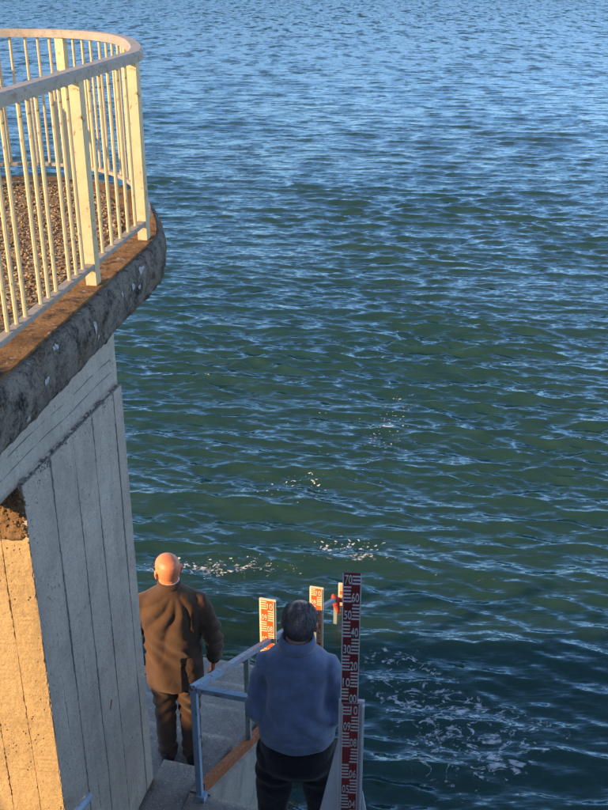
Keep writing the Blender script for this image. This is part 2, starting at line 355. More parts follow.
def build_water():
    Y = [1.0]
    while Y[-1] < 230:
        y = Y[-1]; Y.append(y + max(.03, .95 * (y * y + H * H) / (H * 1264)))
    Y = np.array(Y); nr = len(Y); nc = 760
    u = np.linspace(-1, 1, nc); half = 3.2 + .50 * Y
    X = half[:, None] * u[None, :]; YY = np.repeat(Y[:, None], nc, 1)
    dY = np.gradient(Y); dX = 2 * half / nc
    dx = np.zeros_like(X); dy = np.zeros_like(X); dz = np.zeros_like(X)
    # directional spectrum: short wind sea running towards the camera, crests nearly across the view
    lam = np.exp(np.linspace(math.log(.14), math.log(2.2), 96)); g_ = np.random.default_rng(5)
    main = R(262)
    grp = 1 + .55 * np.sin(X * .35 + YY * .22 + 1.0) * np.sin(X * -.13 + YY * .31 + .4)     # wave groups
    grp = grp * (1 + .35 * np.sin(X * .9 - YY * .55 + 2) * np.sin(YY * .8 + X * .5))
    for L in lam:
        th = main + g_.normal(0, .34 if L < 1.2 else .26); k = 2 * math.pi / L
        kx, ky = math.cos(th) * k, math.sin(th) * k
        a = .0060 * (L / 1.0) ** .85 * math.exp(-(L / 1.35) ** 2) * (0.75 + .5 * g_.random())
        ph = g_.uniform(0, 2 * math.pi)
        res = np.clip((L / np.maximum(np.abs(math.sin(th)) * dY, np.abs(math.cos(th)) * dX) - 2.2) / 2.5, 0, 1)[:, None]
        A = a * res * (grp if L < 2 else 1); P = kx * X + ky * YY + ph
        c, s = np.cos(P), np.sin(P)
        dz += A * c; dx -= .85 * A * math.cos(th) * s; dy -= .85 * A * math.sin(th) * s
    # foam density
    def blob(cx, cy, rx, ry, rot=0):
        c, s = math.cos(rot), math.sin(rot); a = (X - cx) * c + (YY - cy) * s; b = -(X - cx) * s + (YY - cy) * c
        return np.exp(-((a / rx) ** 2 + (b / ry) ** 2))
    foam = np.clip(.85 * blob(.85, 7.55, .5, .35) + .8 * blob(1.15, 6.95, .75, .5, -.25) + .66 * blob(1.2, 6.1, .8, .6) + .62 * blob(1.9, 6.6, .7, .45), 0, .8)
    foam = np.maximum(foam, .80 * blob(-1.0, 9.15, 1.6, .25, .02)); foam = np.maximum(foam, .78 * blob(.6, 9.35, 1.1, .22, -.1)); foam = np.maximum(foam, .60 * blob(1.8, 8.95, 1.4, .2, -.15))
    fleck = .88 * blob(-1.1, 9.2, 1.7, .5, .02); fleck = np.maximum(fleck, .85 * blob(.5, 9.6, 1.2, .6)); fleck = np.maximum(fleck, .80 * blob(1.2, 12.6, .75, 3.6, -.24))
    fleck = np.maximum(fleck, .78 * blob(-.1, 11.0, 1.5, 1.2)); fleck = np.maximum(fleck, .66 * blob(.4, 12.5, 3.2, 3.5)); fleck = np.maximum(fleck, .75 * blob(1.3, 6.8, 1.2, 1.0))
    V = np.stack([X + dx, YY + dy, dz], -1).reshape(-1, 3)
    idx = np.arange(nr * nc).reshape(nr, nc)
    F = np.stack([idx[:-1, :-1], idx[:-1, 1:], idx[1:, 1:], idx[1:, :-1]], -1).reshape(-1, 4)
    fo = foam.reshape(-1)
    # the rest of the lake out to the horizon
    e = len(V); B = 5000.
    ex = np.array([(-half[0], Y[0], 0), (half[0], Y[0], 0), (half[-1], Y[-1], 0), (-half[-1], Y[-1], 0), (-B, B, 0), (B, B, 0), (B, -.6, 0), (-B, -.6, 0), (half[0], -.6, 0), (-half[0], -.6, 0)], float)
    V = np.concatenate([V, ex]); fo = np.concatenate([fo, np.zeros(len(ex))])
    F2 = np.array([(e + 3, e + 2, e + 5, e + 4), (e + 1, e + 8, e + 6, e + 2), (e + 0, e + 3, e + 7, e + 9), (e + 0, e + 9, e + 8, e + 1)])
    T = [(e + 2, e + 6, e + 5), (e + 3, e + 4, e + 7)]
    me = bpy.data.meshes.new('water'); nq = len(F) + len(F2); n = nq * 4 + 6
    me.vertices.add(len(V)); me.vertices.foreach_set('co', V.astype(np.float32).ravel())
    me.loops.add(n); lv = np.concatenate([F.ravel(), F2.ravel(), np.array(T).ravel()]).astype(np.int32); me.loops.foreach_set('vertex_index', lv)
    me.polygons.add(nq + 2); ls = np.concatenate([np.arange(nq) * 4, [nq * 4, nq * 4 + 3]]).astype(np.int32); me.polygons.foreach_set('loop_start', ls)
    me.update(calc_edges=True); me.validate()
    a = me.attributes.new('foam', 'FLOAT', 'POINT'); a.data.foreach_set('value', fo.astype(np.float32))
    a = me.attributes.new('fleck', 'FLOAT', 'POINT'); a.data.foreach_set('value', np.concatenate([fleck.reshape(-1), np.zeros(len(ex))]).astype(np.float32))
    shal = np.concatenate([np.clip(1.6 * blob(-.75, 7.6, .75, 1.1, -.26), 0, 1).reshape(-1), np.zeros(len(ex))])
    a = me.attributes.new('shallow', 'FLOAT', 'POINT'); a.data.foreach_set('value', shal.astype(np.float32))
    me.polygons.foreach_set('use_smooth', np.ones(len(me.polygons), bool))
    me.materials.append(M['water'])
    o = bpy.data.objects.new('water', me); COL.objects.link(o); tag(o, kind='structure')
build_water()
bed = MB().add([(-60, -.5, -3.2), (60, -.5, -3.2), (60, 60, -3.2), (-60, 60, -3.2)], [(0, 1, 2, 3)]).build('lake_bed', mat_plain('mud', (.035, .04, .022), .95, vs=2))
tag(bed, kind='structure')

# ------------------------------------------------------------------ the dam crest the photographer stands on (behind the camera)
d = MB().prism([(-60, -7), (40, -7), (40, -.6), (.9, -.6), (.9, .35), (-.7, .35), (-.7, -.6), (-60, -.6)], -4, 4.58)
tag(d.build('dam', M['dam']), kind='structure')
par = empty('shadow_parapet', (-14, -.8, 4.58), 'added unseen parapet on the dam crest, shaped to cast shadow', 'wall')  # added out of view; section heights set by where the shadows should fall
MB().prism([(-11.3, -.85), (-9.55, -.85), (-9.55, -.6), (-11.3, -.6)], 4.585, 5.29).build('low_section', M['dam'], par)
MB().prism([(-40, -.85), (-11.305, -.85), (-11.305, -.6), (-40, -.6)], 4.585, 5.72).build('high_section', M['dam'], par)

# ------------------------------------------------------------------ balcony (tower)
C = Vector((-2.047, 5.845, 0)); AX = R(8.5)
U = Vector((math.cos(AX), -math.sin(AX), 0)); Vv = Vector((math.sin(AX), math.cos(AX), 0)); Zv = Vector((0, 0, 1))
def L2(u, v, z=0): return C + U * u + Vv * v + Zv * z
ZF, ZB, ZE = H - 1.484, H - 1.76, H - 2.055      # slab top, slab bottom, beam bottom
ARC = [(1.185, -.13), (1.12, .12), (1.01, .42), (.88, .71), (.72, .97), (.52, 1.17), (.28, 1.31), (0, 1.36)]
ARC = ARC + [(-u_, v_) for u_, v_ in ARC[-2::-1]]
def arc(o, n=40, rnd=True):
    """rounded end of the balcony, o metres outside the railing line"""
    P = np.array(ARC); out = []
    for t in np.linspace(0, len(P) - 1, n):                       # Catmull-Rom through the measured points
        i = min(int(t), len(P) - 2); f = t - i; p0, p1, p2, p3 = P[max(i - 1, 0)], P[i], P[i + 1], P[min(i + 2, len(P) - 1)]
        q = .5 * (2 * p1 + (p2 - p0) * f + (2 * p0 - 5 * p1 + 4 * p2 - p3) * f * f + (3 * p1 - p0 - 3 * p2 + p3) * f ** 3)
        d_ = .5 * ((p2 - p0) + 2 * (2 * p0 - 5 * p1 + 4 * p2 - p3) * f + 3 * (3 * p1 - p0 - 3 * p2 + p3) * f * f); d_ /= np.linalg.norm(d_)
        out.append((q[0] + d_[1] * o, q[1] - d_[0] * o))
    return out
def outline(w, ry, n=40, v_end=-6.4, wl=None):
    """right side straight, half ellipse end, left side straight then stepping in to the walkway"""
    pts = [(w, v) for v in np.linspace(v_end, -.13, 64)]
    o = w - 1.185; pts = pts[:-1] + arc(o, n)
    pts += [(-w, -.5), (.40, -1.3)] + [(.40, v_end)]
    return pts
tower = empty('observation_balcony', L2(0, -1, ZB), 'round-ended concrete balcony with black lichened slab edge on a board-marked pier', 'balcony')
def build_slab():
    pts = outline(1.275, 1.60, v_end=-6.3)
    prof = [(-.03, 0.0), (-.008, -.006), (.0, -.03), (.012, -.09), (.006, -.16), (-.004, -.22), (-.03, -.262), (-.075, -.276)]
    n = len(pts); rows = []
    P = np.array(pts); T = np.roll(P, -1, 0) - np.roll(P, 1, 0); T /= np.linalg.norm(T, axis=1)[:, None]; N = np.stack([T[:, 1], -T[:, 0]], 1)
    for off, dz in prof:
        rows.append([L2(P[i, 0] + N[i, 0] * off, P[i, 1] + N[i, 1] * off, ZF + dz) for i in range(n)])
    b = MB(); b.rings(rows)
    me = b.mesh('slab', root_loc(tower)); bm = bmesh.new(); bm.from_mesh(me)
    long = [e for e in bm.edges if e.calc_length() > .06 and len(e.link_faces) == 2 and all(len(f.verts) == 4 for f in e.link_faces)]
    bmesh.ops.subdivide_edges(bm, edges=long, cuts=2, use_grid_fill=True)
    bmesh.ops.triangulate(bm, faces=[f for f in bm.faces if len(f.verts) > 4])
    co = np.array([v.co for v in bm.verts]); wz = co[:, 2] + root_loc(tower).z
    nz = fbm(co * 9, 3, 4) * .007 + fbm(co * 34, 9, 3) * .006; edge = np.clip((ZF - wz) / .02, 0, 1)
    bm.normal_update()
    for i, v in enumerate(bm.verts): v.co += v.normal * float(nz[i] * (edge[i] * .9 + .1))
    bm.to_mesh(me); bm.free(); me.materials.append(M['slab'])
    o = link('slab', me, None, tower, True); return o, pts
slab, spts = build_slab()
# lichen-stained walkway surface between rail foot and edge, gravel floor inside
top_pts = outline(1.236, 1.56)
cap = MB().prism([tuple(L2(u, v)[:2]) for u, v in top_pts], ZF - .02, ZF + .012).build('slab_surface', M['slab_top'], tower)
gp = outline(1.03, 1.32)
gb = MB().prism([tuple(L2(u, v)[:2]) for u, v in gp], ZF - .01, ZF + .020); grb = gb.build('gravel_bed', M['gravel'], tower)
ico = []
def pebbles():
    bm = bmesh.new(); bmesh.ops.create_icosphere(bm, subdivisions=1, radius=1); pv = np.array([v.co for v in bm.verts]); pf = np.array([[v.index for v in f.verts] for f in bm.faces]); bm.free()
    Vs, Fs, k = [], [], 0; off = np.array(root_loc(tower))
    for i in range(11000):
        v = rng.uniform(-2.6, 1.15); u = rng.uniform(-.9, 1.02)
        if v < -1.0 and u < .43: continue
        if v > 0 and (abs(u) / 1.03) ** 1.5 + (v / 1.18) ** 1.5 > 1: continue
        r = rng.uniform(.004, .0115); p = np.array(L2(u, v, ZF + .018 + r * .35)) - off
        q = Euler(rng.uniform(0, 6, 3)).to_matrix(); mm = np.array(q) @ np.diag(r * rng.uniform(.6, 1.3, 3))
        Vs.append(pv @ mm.T + p); Fs.append(pf + k); k += len(pv)
    me = bpy.data.meshes.new('gravel'); me.from_pydata(np.concatenate(Vs).tolist(), [], np.concatenate(Fs).tolist()); me.update(); me.materials.append(M['gravel'])
    o = link('gravel', me, None, tower); tag(o, kind='stuff')
pebbles()

# beam and pier: the side face runs about 12 degrees off the view direction
PN, PF = Vector((-1.19, 3.695, 0)), Vector((-.955, 4.78, 0))
PA = (PF - PN).normalized(); PR = Vector((PA.y, -PA.x, 0)); PL = (PF - PN).length; PT = .31
def PP(a, r, z): return PN + PA * a + PR * r + Zv * z       # a along the face from the near corner, r out of the face
def rough_box(name, a0, a1, r0, r1, z0, z1, mat, parent, amp=.004, cell=.05, seed=0, tilt=0):
    """box in pier axes, every face a fine grid, surface broken by noise, arrises rounded off"""
    bm = bmesh.new()
    def grid(fn, nu, nv):
        vv = [[bm.verts.new(fn(i / nu, j / nv)) for j in range(nv + 1)] for i in range(nu + 1)]
        for i in range(nu):
            for j in range(nv): bm.faces.new((vv[i][j], vv[i + 1][j], vv[i + 1][j + 1], vv[i][j + 1]))
    A, Rr, Z = a1 - a0, r1 - r0, z1 - z0; na, nr, nz = (max(1, int(abs(q) / cell)) for q in (A, Rr, Z))
    for s in (0, 1):
        grid(lambda i, j: (a0 + A * i, r0 + Rr * s, z0 + Z * j), na, nz)
        grid(lambda i, j: (a0 + A * s, r0 + Rr * i, z0 + Z * j), nr, nz)
        grid(lambda i, j: (a0 + A * i, r0 + Rr * j, z0 + Z * s), na, nr)
    bmesh.ops.remove_doubles(bm, verts=bm.verts, dist=1e-4); bmesh.ops.recalc_face_normals(bm, faces=bm.faces); bm.normal_update()
    co = np.array([v.co for v in bm.verts]); n = fbm(co * 9 + seed, seed, 3) * amp + fbm(co * 38 + seed, seed + 5, 2) * amp * .6
    off = root_loc(parent)
    for i, v in enumerate(bm.verts):
        c = v.co + v.normal * float(n[i]); v.co = PP(c.x, c.y, c.z) - off
    me = bpy.data.meshes.new(name); bm.to_mesh(me); bm.free(); me.materials.append(mat); return link(name, me, None, parent, True)
beam = rough_box('beam', -6.0, PL + .01, -.34, -.02, ZE, ZB + .03, M['conc_fascia'], tower, .003, .04, 2)
# two plank lines left by the shuttering on the beam
for dz in (.095, .165):
    b = MB()
    for k in range(56):
        a = -1.2 + k * .0405
        b.box(PP(a, -.0205, ZE + dz + .004 * math.sin(k * .4) + random.uniform(-.001, .001)), (.041, .004, random.uniform(.0012, .004)), (PA, PR, Zv))
    tag(b.build('shutter_line', M['conc_dark'], beam), kind='stuff')
pier = rough_box('pier', .012, PL - .012, -PT, -.012, -3, ZE + .01, M['conc'], tower, .003, .06, 4)
rough_box('buttress', .012, .5, -.46, -PT - .002, -3, ZE - .002, M['conc_sunlit'], tower, .003, .06, 14)
# board-marked faces: each board impression is a strip of its own, with ragged joints between
def strip(name, p0, ax, nrm, w, z0, z1, mat, parent, seed, thick=.02, proud=0.):
    nz = 420; zz = np.linspace(z0, z1, nz); b = MB(); V = []; q = np.random.default_rng(seed)
    el = np.clip(fbm(np.stack([zz * 1.7, zz * 0 + seed, zz * 0], 1), seed) * .0035 + (q.random(nz) < .45) * q.uniform(0, .006, nz) * (fbm(np.stack([zz * 3, zz * 0 + seed, zz * 0 + 9], 1), seed) > -.35), -.001, .008)
    er = np.clip(fbm(np.stack([zz * 1.7, zz * 0 + seed + 50, zz * 0], 1), seed) * .0035 + (q.random(nz) < .45) * q.uniform(0, .006, nz) * (fbm(np.stack([zz * 3, zz * 0 + seed + 50, zz * 0 + 9], 1), seed) > -.35), -.001, .008)
    pr = proud + fbm(np.stack([zz * 3, zz * 0 + seed * 3, zz * 0], 1), seed) * .0012
    rows = []
    for i in range(nz):
        z = zz[i]; l, r_ = el[i], w - er[i]; c = .0016
        prof = [(l, -thick), (l, pr[i] - c), (l + c, pr[i]), (w * .5, pr[i] + q.normal(0, .0006)), (r_ - c, pr[i]), (r_, pr[i] - c), (r_, -thick)]
        rows.append([p0 + ax * s + nrm * n_ + Zv * z for s, n_ in prof])
    b.rings(rows); return b.build(name, mat, parent, False)
wid = [.13, .12, .10, .125, .11, .10, .12, .135, .10]; s_ = PL / sum(wid); a = 0
for i, w in enumerate(wid):
    w *= s_; strip('board_mark', PP(a, 0, 0), PA, PR, w + .0, -1.5, ZE + .004 - (0 if i else .0), M['conc'], pier, 20 + i, proud=[.003, 0, .0045, .001, .004, 0, .003, .001, .0035][i]); a += w
a = 0.0
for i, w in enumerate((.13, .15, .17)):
    strip('board_mark', PP(0, -a - .003 - w + .003 + .0, 0), PR, -PA, w + .0, -1.5, ZE - .26, M['conc_sunlit'], pier, 60 + i, proud=(.002, 0, .001)[i]); a += w
rough_box('honeycombed_patch', .002, .05, -PT + .01, -.004, ZE - .262, ZE + .0, M['agg'], pier, .010, .012, 31)
MB().box(PP(.62, .0035, 2.35), (.012, .004, .05), (PA, PR, (Zv + PA * .5).normalized())).build('rust_spot', M['rust'], pier)
# crumbled ledge where the pier meets the beam
def crumbs():
    bm = bmesh.new(); bmesh.ops.create_icosphere(bm, subdivisions=1, radius=1); pv = np.array([v.co for v in bm.verts]); pf = np.array([[v.index for v in f.verts] for f in bm.faces]); bm.free()
    Vs, Fs, k = [], [], 0; off = np.array(root_loc(tower))
    for i in range(900):
        a = rng.uniform(0, PL); z = ZE + rng.normal(-.006, .012) - (rng.random() < .3) * rng.uniform(0, .07); r = rng.uniform(.002, .0075)
        p = np.array(PP(a, -.005 + rng.uniform(-.004, .003), z)) - off; q = np.array(Euler(rng.uniform(0, 6, 3)).to_matrix()) @ np.diag(r * rng.uniform(.6, 1.5, 3))
        Vs.append(pv @ q.T + p); Fs.append(pf + k); k += len(pv)
    for i in range(500):                                             # loose stones showing in the honeycombed patch
        z = ZE - rng.uniform(.0, .26); r = rng.uniform(.004, .012); p = np.array(PP(rng.uniform(-.004, .006), -rng.uniform(.0, PT), z)) - off
        q = np.array(Euler(rng.uniform(0, 6, 3)).to_matrix()) @ np.diag(r * rng.uniform(.6, 1.4, 3)); Vs.append(pv @ q.T + p); Fs.append(pf + k); k += len(pv)
    me = bpy.data.meshes.new('crumbled_edge'); me.from_pydata(np.concatenate(Vs).tolist(), [], np.concatenate(Fs).tolist()); me.update(); me.materials.append(M['conc_dark']); me.materials.append(M['agg']); me.polygons.foreach_set('material_index', np.repeat([0, 1], [900 * len(pf), 500 * len(pf)]).astype(np.int32))
    tag(link('crumbled_edge', me, None, tower), kind='stuff')
crumbs()
# pier added out of view to shade the landing and the man there
pier2 = empty('shade_pier', (-1.56, 2.4, -3), 'added unseen concrete pier that shades the landing', 'pier')
MB().prism([(-1.70, 1.0), (-1.42, .95), (-1.42, 3.30), (-1.70, 3.36)], -3, ZE - .004).build('shade_pier_shaft', M['conc'], pier2)

# bird lime spots on the slab edge
lime = mat_plain('bird_lime', (.30, .30, .30), .9, vs=90, var=.7)
def slab_hit(o, dvec):
    me = slab.data; bvh = slab_hit.b
    return bvh.ray_cast(Vector(o) - root_loc(tower), Vector(dvec).normalized())
_bm = bmesh.new(); _bm.from_mesh(slab.data); slab_hit.b = BVHTree.FromBMesh(_bm)
def lime_spot(v, z, rx, rz, seed):
    q = random.Random(seed); pts = []; n = 14; c0 = None
    hit = slab_hit(L2(2.2, v, z), -U)
    if hit[0] is None: return
    nrm = U
    b = MB(); ring = []
    for k in range(n):
        a = 2 * math.pi * k / n; s = q.uniform(.55, 1.1); p = L2(2.2, v + rx * s * math.cos(a), z + rz * s * math.sin(a)); h = slab_hit(p, -U)
        ring.append((h[0] if h[0] is not None else hit[0]) + root_loc(tower) + U * .004)
    cc = hit[0] + root_loc(tower) + U * .006
    b.add([cc] + ring, [(0, 1 + k, 1 + (k + 1) % n) for k in range(n)])
    b.build('bird_lime', lime, slab)
for k, (v, z, rx, rz) in enumerate([(-1.30, ZF - .10, .022, .035), (-1.27, ZF - .165, .012, .02), (-.55, ZF - .05, .05, .022), (-.72, ZF - .09, .03, .02), (-.62, ZF - .12, .02, .018), (.15, ZF - .10, .03, .03), (-1.9, ZF - .12, .03, .018), (-2.1, ZF - .2, .02, .02), (-.9, ZF - .07, .02, .016), (-1.75, ZF - .03, .03, .015)]):
    lime_spot(v, z, rx, rz, k)
_bm.free()

# ------------------------------------------------------------------ balcony railing
RU, RY, ZH = 1.185, 1.46, H - .475
rail = empty('balcony_railing', L2(RU, -1, ZF), 'cream painted steel railing with flat handrail curving round the balcony', 'railing')
def rail_path(n=46, v0=-4.6):
    p = [(RU, v) for v in np.linspace(v0, -.16, 24)] + arc(0, n); p += [(-RU, -.5)]; return p
def sweep(path, w, h, z, name, mat, bev=.012):
    P = np.array(path); T = np.gradient(P, axis=0); T /= np.linalg.norm(T, axis=1)[:, None]; N = np.stack([T[:, 1], -T[:, 0]], 1)
    prof = [(-w / 2, -h / 2), (w / 2, -h / 2), (w / 2, h / 2 - bev), (w / 2 - bev, h / 2), (-w / 2 + bev, h / 2), (-w / 2, h / 2 - bev)]
    rows = [[L2(P[i, 0] + N[i, 0] * o, P[i, 1] + N[i, 1] * o, z + dz) for o, dz in prof] for i in range(len(P))]
    return MB().rings(rows).build(name, mat, rail)
path = rail_path()
sweep(path, .078, .050, ZH - .025, 'handrail', M['cream_worn'])
ZBR = H - 1.375
sweep(path, .05, .022, ZBR, 'bottom_rail', M['cream_worn'], .004)
def at_path(dist):
    acc = 0
    for a, b in zip(path, path[1:]):
        d = math.dist(a, b)
        if acc + d >= dist:
            t = (dist - acc) / d; ang = math.atan2(b[1] - a[1], b[0] - a[0]); return a[0] + (b[0] - a[0]) * t, a[1] + (b[1] - a[1]) * t, ang
        acc += d
    return (*path[-1], 0)
L0 = 4.55                                                          # path length up to v = -.05
bal_me = MB().tube([(0, 0, 0), (0, 0, ZH - .048 - ZBR)], .0100, 8).mesh('baluster'); bal_me.materials.append(M['cream'])
post_me = MB().prism([(-.032, -.026), (.032, -.026), (.032, .026), (-.032, .026)], 0, ZH - .048 - (ZF + .008)).mesh('post'); post_me.materials.append(M['cream'])
def put(me, name, dist, z):
    u, v, ang = at_path(dist); o = link(name, me, None, rail); o.location = L2(u, v, z) - root_loc(rail); o.rotation_euler = (0, 0, ang - AX + random.uniform(-.02, .02)); return o
s_corner = 4.6 - .16; s_A = 4.6 - 1.005
posts = [s_A - 2.4, s_A - 1.2, s_A, s_corner]
for s in posts: put(post_me, 'post', s, ZF + .008)
def bals(lst):
    for s in lst: put(bal_me, 'baluster', s, ZBR + .004)
bay = s_corner - s_A; bals([s_A + bay * k / 6.6 for k in (1.3, 2.4, 3.45, 4.5, 5.5)])
for base in (s_A, s_A - 1.2):
    for g0 in (.12, .46, .80): bals([base - g0 - k * .088 for k in range(3)])
s = s_corner; arc_len = sum(math.dist(a, b) for a, b in zip(path, path[1:]))
while s + 1.0 < arc_len:
    for g0 in (.09, .37, .65): bals([s + g0 + k * .088 for k in range(3)])
    s += .93; put(post_me, 'post', s, ZF + .008)

# ------------------------------------------------------------------ landing and stairs
SA = R(15); DS = Vector((math.sin(SA), math.cos(SA), 0)); NS = Vector((math.cos(SA), -math.sin(SA), 0))
R0 = Vector((-.64, 4.61, 0)); ZL = H - 4.75
def S(s, n, z): return R0 + DS * s + NS * n + Zv * z
stairs = empty('concrete_stairs', S(0, -.6, ZL - .3), 'worn dark grey concrete steps going down into the lake', 'stairs')
RISE, TREAD, E0 = .29, .60, .25
def slabby(name, s0, s1, n0, n1, z0, z1, mat, parent, seed, amp=.006, cell=.05):
    bm = bmesh.new()
    def grid(fn, nu, nv):
        vv = [[bm.verts.new(fn(i / nu, j / nv)) for j in range(nv + 1)] for i in range(nu + 1)]
        for i in range(nu):
            for j in range(nv): bm.faces.new((vv[i][j], vv[i + 1][j], vv[i + 1][j + 1], vv[i][j + 1]))
    A, B, Z = s1 - s0, n1 - n0, z1 - z0; na, nb, nz = (max(1, int(abs(q) / cell)) for q in (A, B, min(Z, .6)))
    grid(lambda i, j: (s0 + A * i, n0 + B * j, z1), na, nb)
    for t in (0, 1):
        grid(lambda i, j: (s0 + A * t, n0 + B * i, z0 + Z * (1 - (1 - j) ** 2) if False else z0 + Z * j), nb, nz)
        grid(lambda i, j: (s0 + A * i, n0 + B * t, z0 + Z * j), na, nz)
    bmesh.ops.remove_doubles(bm, verts=bm.verts, dist=1e-4); bmesh.ops.recalc_face_normals(bm, faces=bm.faces); bm.normal_update()
    co = np.array([v.co for v in bm.verts]); n = fbm(co * 6 + seed, seed, 3) * amp + fbm(co * 30, seed + 3, 2) * amp * .5; off = root_loc(parent)
    for i, v in enumerate(bm.verts):
        c = v.co + v.normal * (float(n[i]) - amp); v.co = S(c.x, c.y, c.z) - off
    me = bpy.data.meshes.new(name); bm.to_mesh(me); bm.free(); me.materials.append(mat); return link(name, me, None, parent, True)
slabby('landing', -3.6, .03, -.080, 1.06, -2.5, ZL, M['step'], stairs, 1, .003)
slabby('top_step', -3.6, E0, -.342, -.082, -2.5, ZL - .001, M['step'], stairs, 2, .003)
for k in range(8):
    slabby('step', E0 + TREAD * k + .003, E0 + TREAD * (k + 1), -1.5 + .12 * min(k, 1), -.085, -2.5, ZL - RISE * (k + 1), M['step'], stairs, 5 + k)
# sloping kerb wall under the railing, right of the steps
slope = .50
st = MB(); a0, a1 = .036, 4.9
za = lambda s: ZL + .015 - slope * (s - .02)
st.add([S(a0, -.08, -2.5), S(a1, -.08, -2.5), S(a1, .055, -2.5), S(a0, .055, -2.5), S(a0, -.08, za(a0)), S(a1, -.08, za(a1)), S(a1, .055, za(a1)), S(a0, .055, za(a0))],
       [(0, 1, 2, 3), (4, 7, 6, 5), (0, 4, 5, 1), (1, 5, 6, 2), (2, 6, 7, 3), (3, 7, 4, 0)])
st.build('kerb_wall', M['stringer'], stairs)

sr = empty('stair_railing', S(0, 0, ZL), 'blue painted square-tube railing with rusty bottom bar beside the steps', 'railing')
zt0 = H - 3.895; hs = .517; zt = lambda s: zt0 - hs * s
MB().bar(S(-.025, 0, zt(-.025)), S(.42, 0, zt(.42)), .038, .038).build('handrail', M['blue'], sr)
MB().bar(S(.4205, 0, zt(.4205)), S(3.72, 0, zt(3.72)), .038, .038).build('worn_handrail', M['blue_worn'], sr)['label'] = 'worn handrail with rust and bare patches'
MB().bar(S(0, .023, zt0 - .002), S(0, .99, zt0 - .002), .036, .036).build('cross_bar', M['blue'], sr)
MB().box(S(0, 0, (ZL + zt0 - .025) / 2), (.036, .036, zt0 - .025 - ZL + .02), (NS, DS, Zv)).build('post', M['blue'], sr)
MB().box(S(0, .97, (ZL + zt0 - .025) / 2), (.036, .036, zt0 - .025 - ZL + .02), (NS, DS, Zv)).build('post', M['blue'], sr)
for s in (.95, 1.9, 2.85, 3.68):
    zb = za(s) - .02; MB().box(S(s, 0, (zb + zt(s) - .02) / 2), (.034, .034, zt(s) - .02 - zb), (NS, DS, Zv)).build('post', M['green_grey'], sr)
rb = MB(); rb.bar(S(.03, .012, za(.03) + .03), S(2.6, .012, za(2.6) + .03), .014, .075); rb.bar(S(.03, -.014, za(.03) + .056), S(2.6, -.014, za(2.6) + .056), .040, .012)
rb.build('rusty_bar', M['rust'], sr)
MB().box(S(-.005, .012, ZL + .02), (.055, .06, .045), (NS, DS, Zv)).build('post_foot', M['blue'], sr)
# rusty nosing along the front of the landing
MB().bar(S(.01, .42, ZL + .006), S(.01, .80, ZL + .006), .06, .02).build('nosing', M['rust'], stairs)
kb = MB(); kb.tube([S(3.60, -.01, zt(3.6) + .06), S(3.62, .0, zt(3.62) + .03), S(3.63, .01, zt(3.63) - .01), S(3.64, .015, zt(3.64) - .05), S(3.64, .03, zt(3.64) - .11), S(3.63, .035, zt(3.63) - .16)], [.012, .034, .042, .036, .022, .008], 9)
kb.tube([S(3.63, .0, zt(3.63) + .01), S(3.66, .07, zt(3.66) - .0), S(3.68, .12, zt(3.68) - .03)], [.03, .02, .008], 8)
kb.build('rag', M['knob'], None, True); tag(bpy.data.objects['rag'], 'red rag knotted round the low end of the stair railing', 'rag')

# short end of another blue handrail beside the pier foot
hp = empty('handrail_end', (-1.08, 3.2, ZL), 'short end of a blue pipe handrail at the foot of the concrete pier', 'handrail')
MB().tube([(-1.085, 2.6, 2.86), (-1.095, 3.4, 2.43), (-1.085, 3.70, 2.262), (-1.08, 3.76, 2.235)], .02, 12).build('pipe', M['blue'], hp, True)
MB().tube([(-1.09, 2.9, ZL - .01), (-1.09, 2.9, 2.69)], .018, 10).build('post', M['blue'], hp, True)

# ------------------------------------------------------------------ water level gauges
_tx = {}
def text_mesh(t, h, w):
    key = (t, h, w)
    if key in _tx: return _tx[key]
    cu = bpy.data.curves.new('t', 'FONT'); cu.body = t; cu.size = 1; cu.resolution_u = 3; cu.offset = .012
    o = bpy.data.objects.new('t', cu); COL.objects.link(o); dg = bpy.context.evaluated_depsgraph_get()
    me = bpy.data.meshes.new_from_object(o.evaluated_get(dg)); bpy.data.objects.remove(o); bpy.data.curves.remove(cu)
    co = np.array([v.co for v in me.vertices]); mn, mx = co.min(0), co.max(0)
    for v in me.vertices: v.co = ((v.co.x - mn[0]) / (mx[0] - mn[0]) * w, 0, (v.co.y - mn[1]) / (mx[1] - mn[1]) * h)
    bm = bmesh.new(); bm.from_mesh(me); r = bmesh.ops.extrude_face_region(bm, geom=bm.faces[:]); bmesh.ops.translate(bm, verts=[g for g in r['geom'] if isinstance(g, bmesh.types.BMVert)], vec=(0, -.0016, 0))
    bmesh.ops.recalc_face_normals(bm, faces=bm.faces); bm.to_mesh(me); bm.free(); me.name = 'numeral'; _tx[key] = me; return me
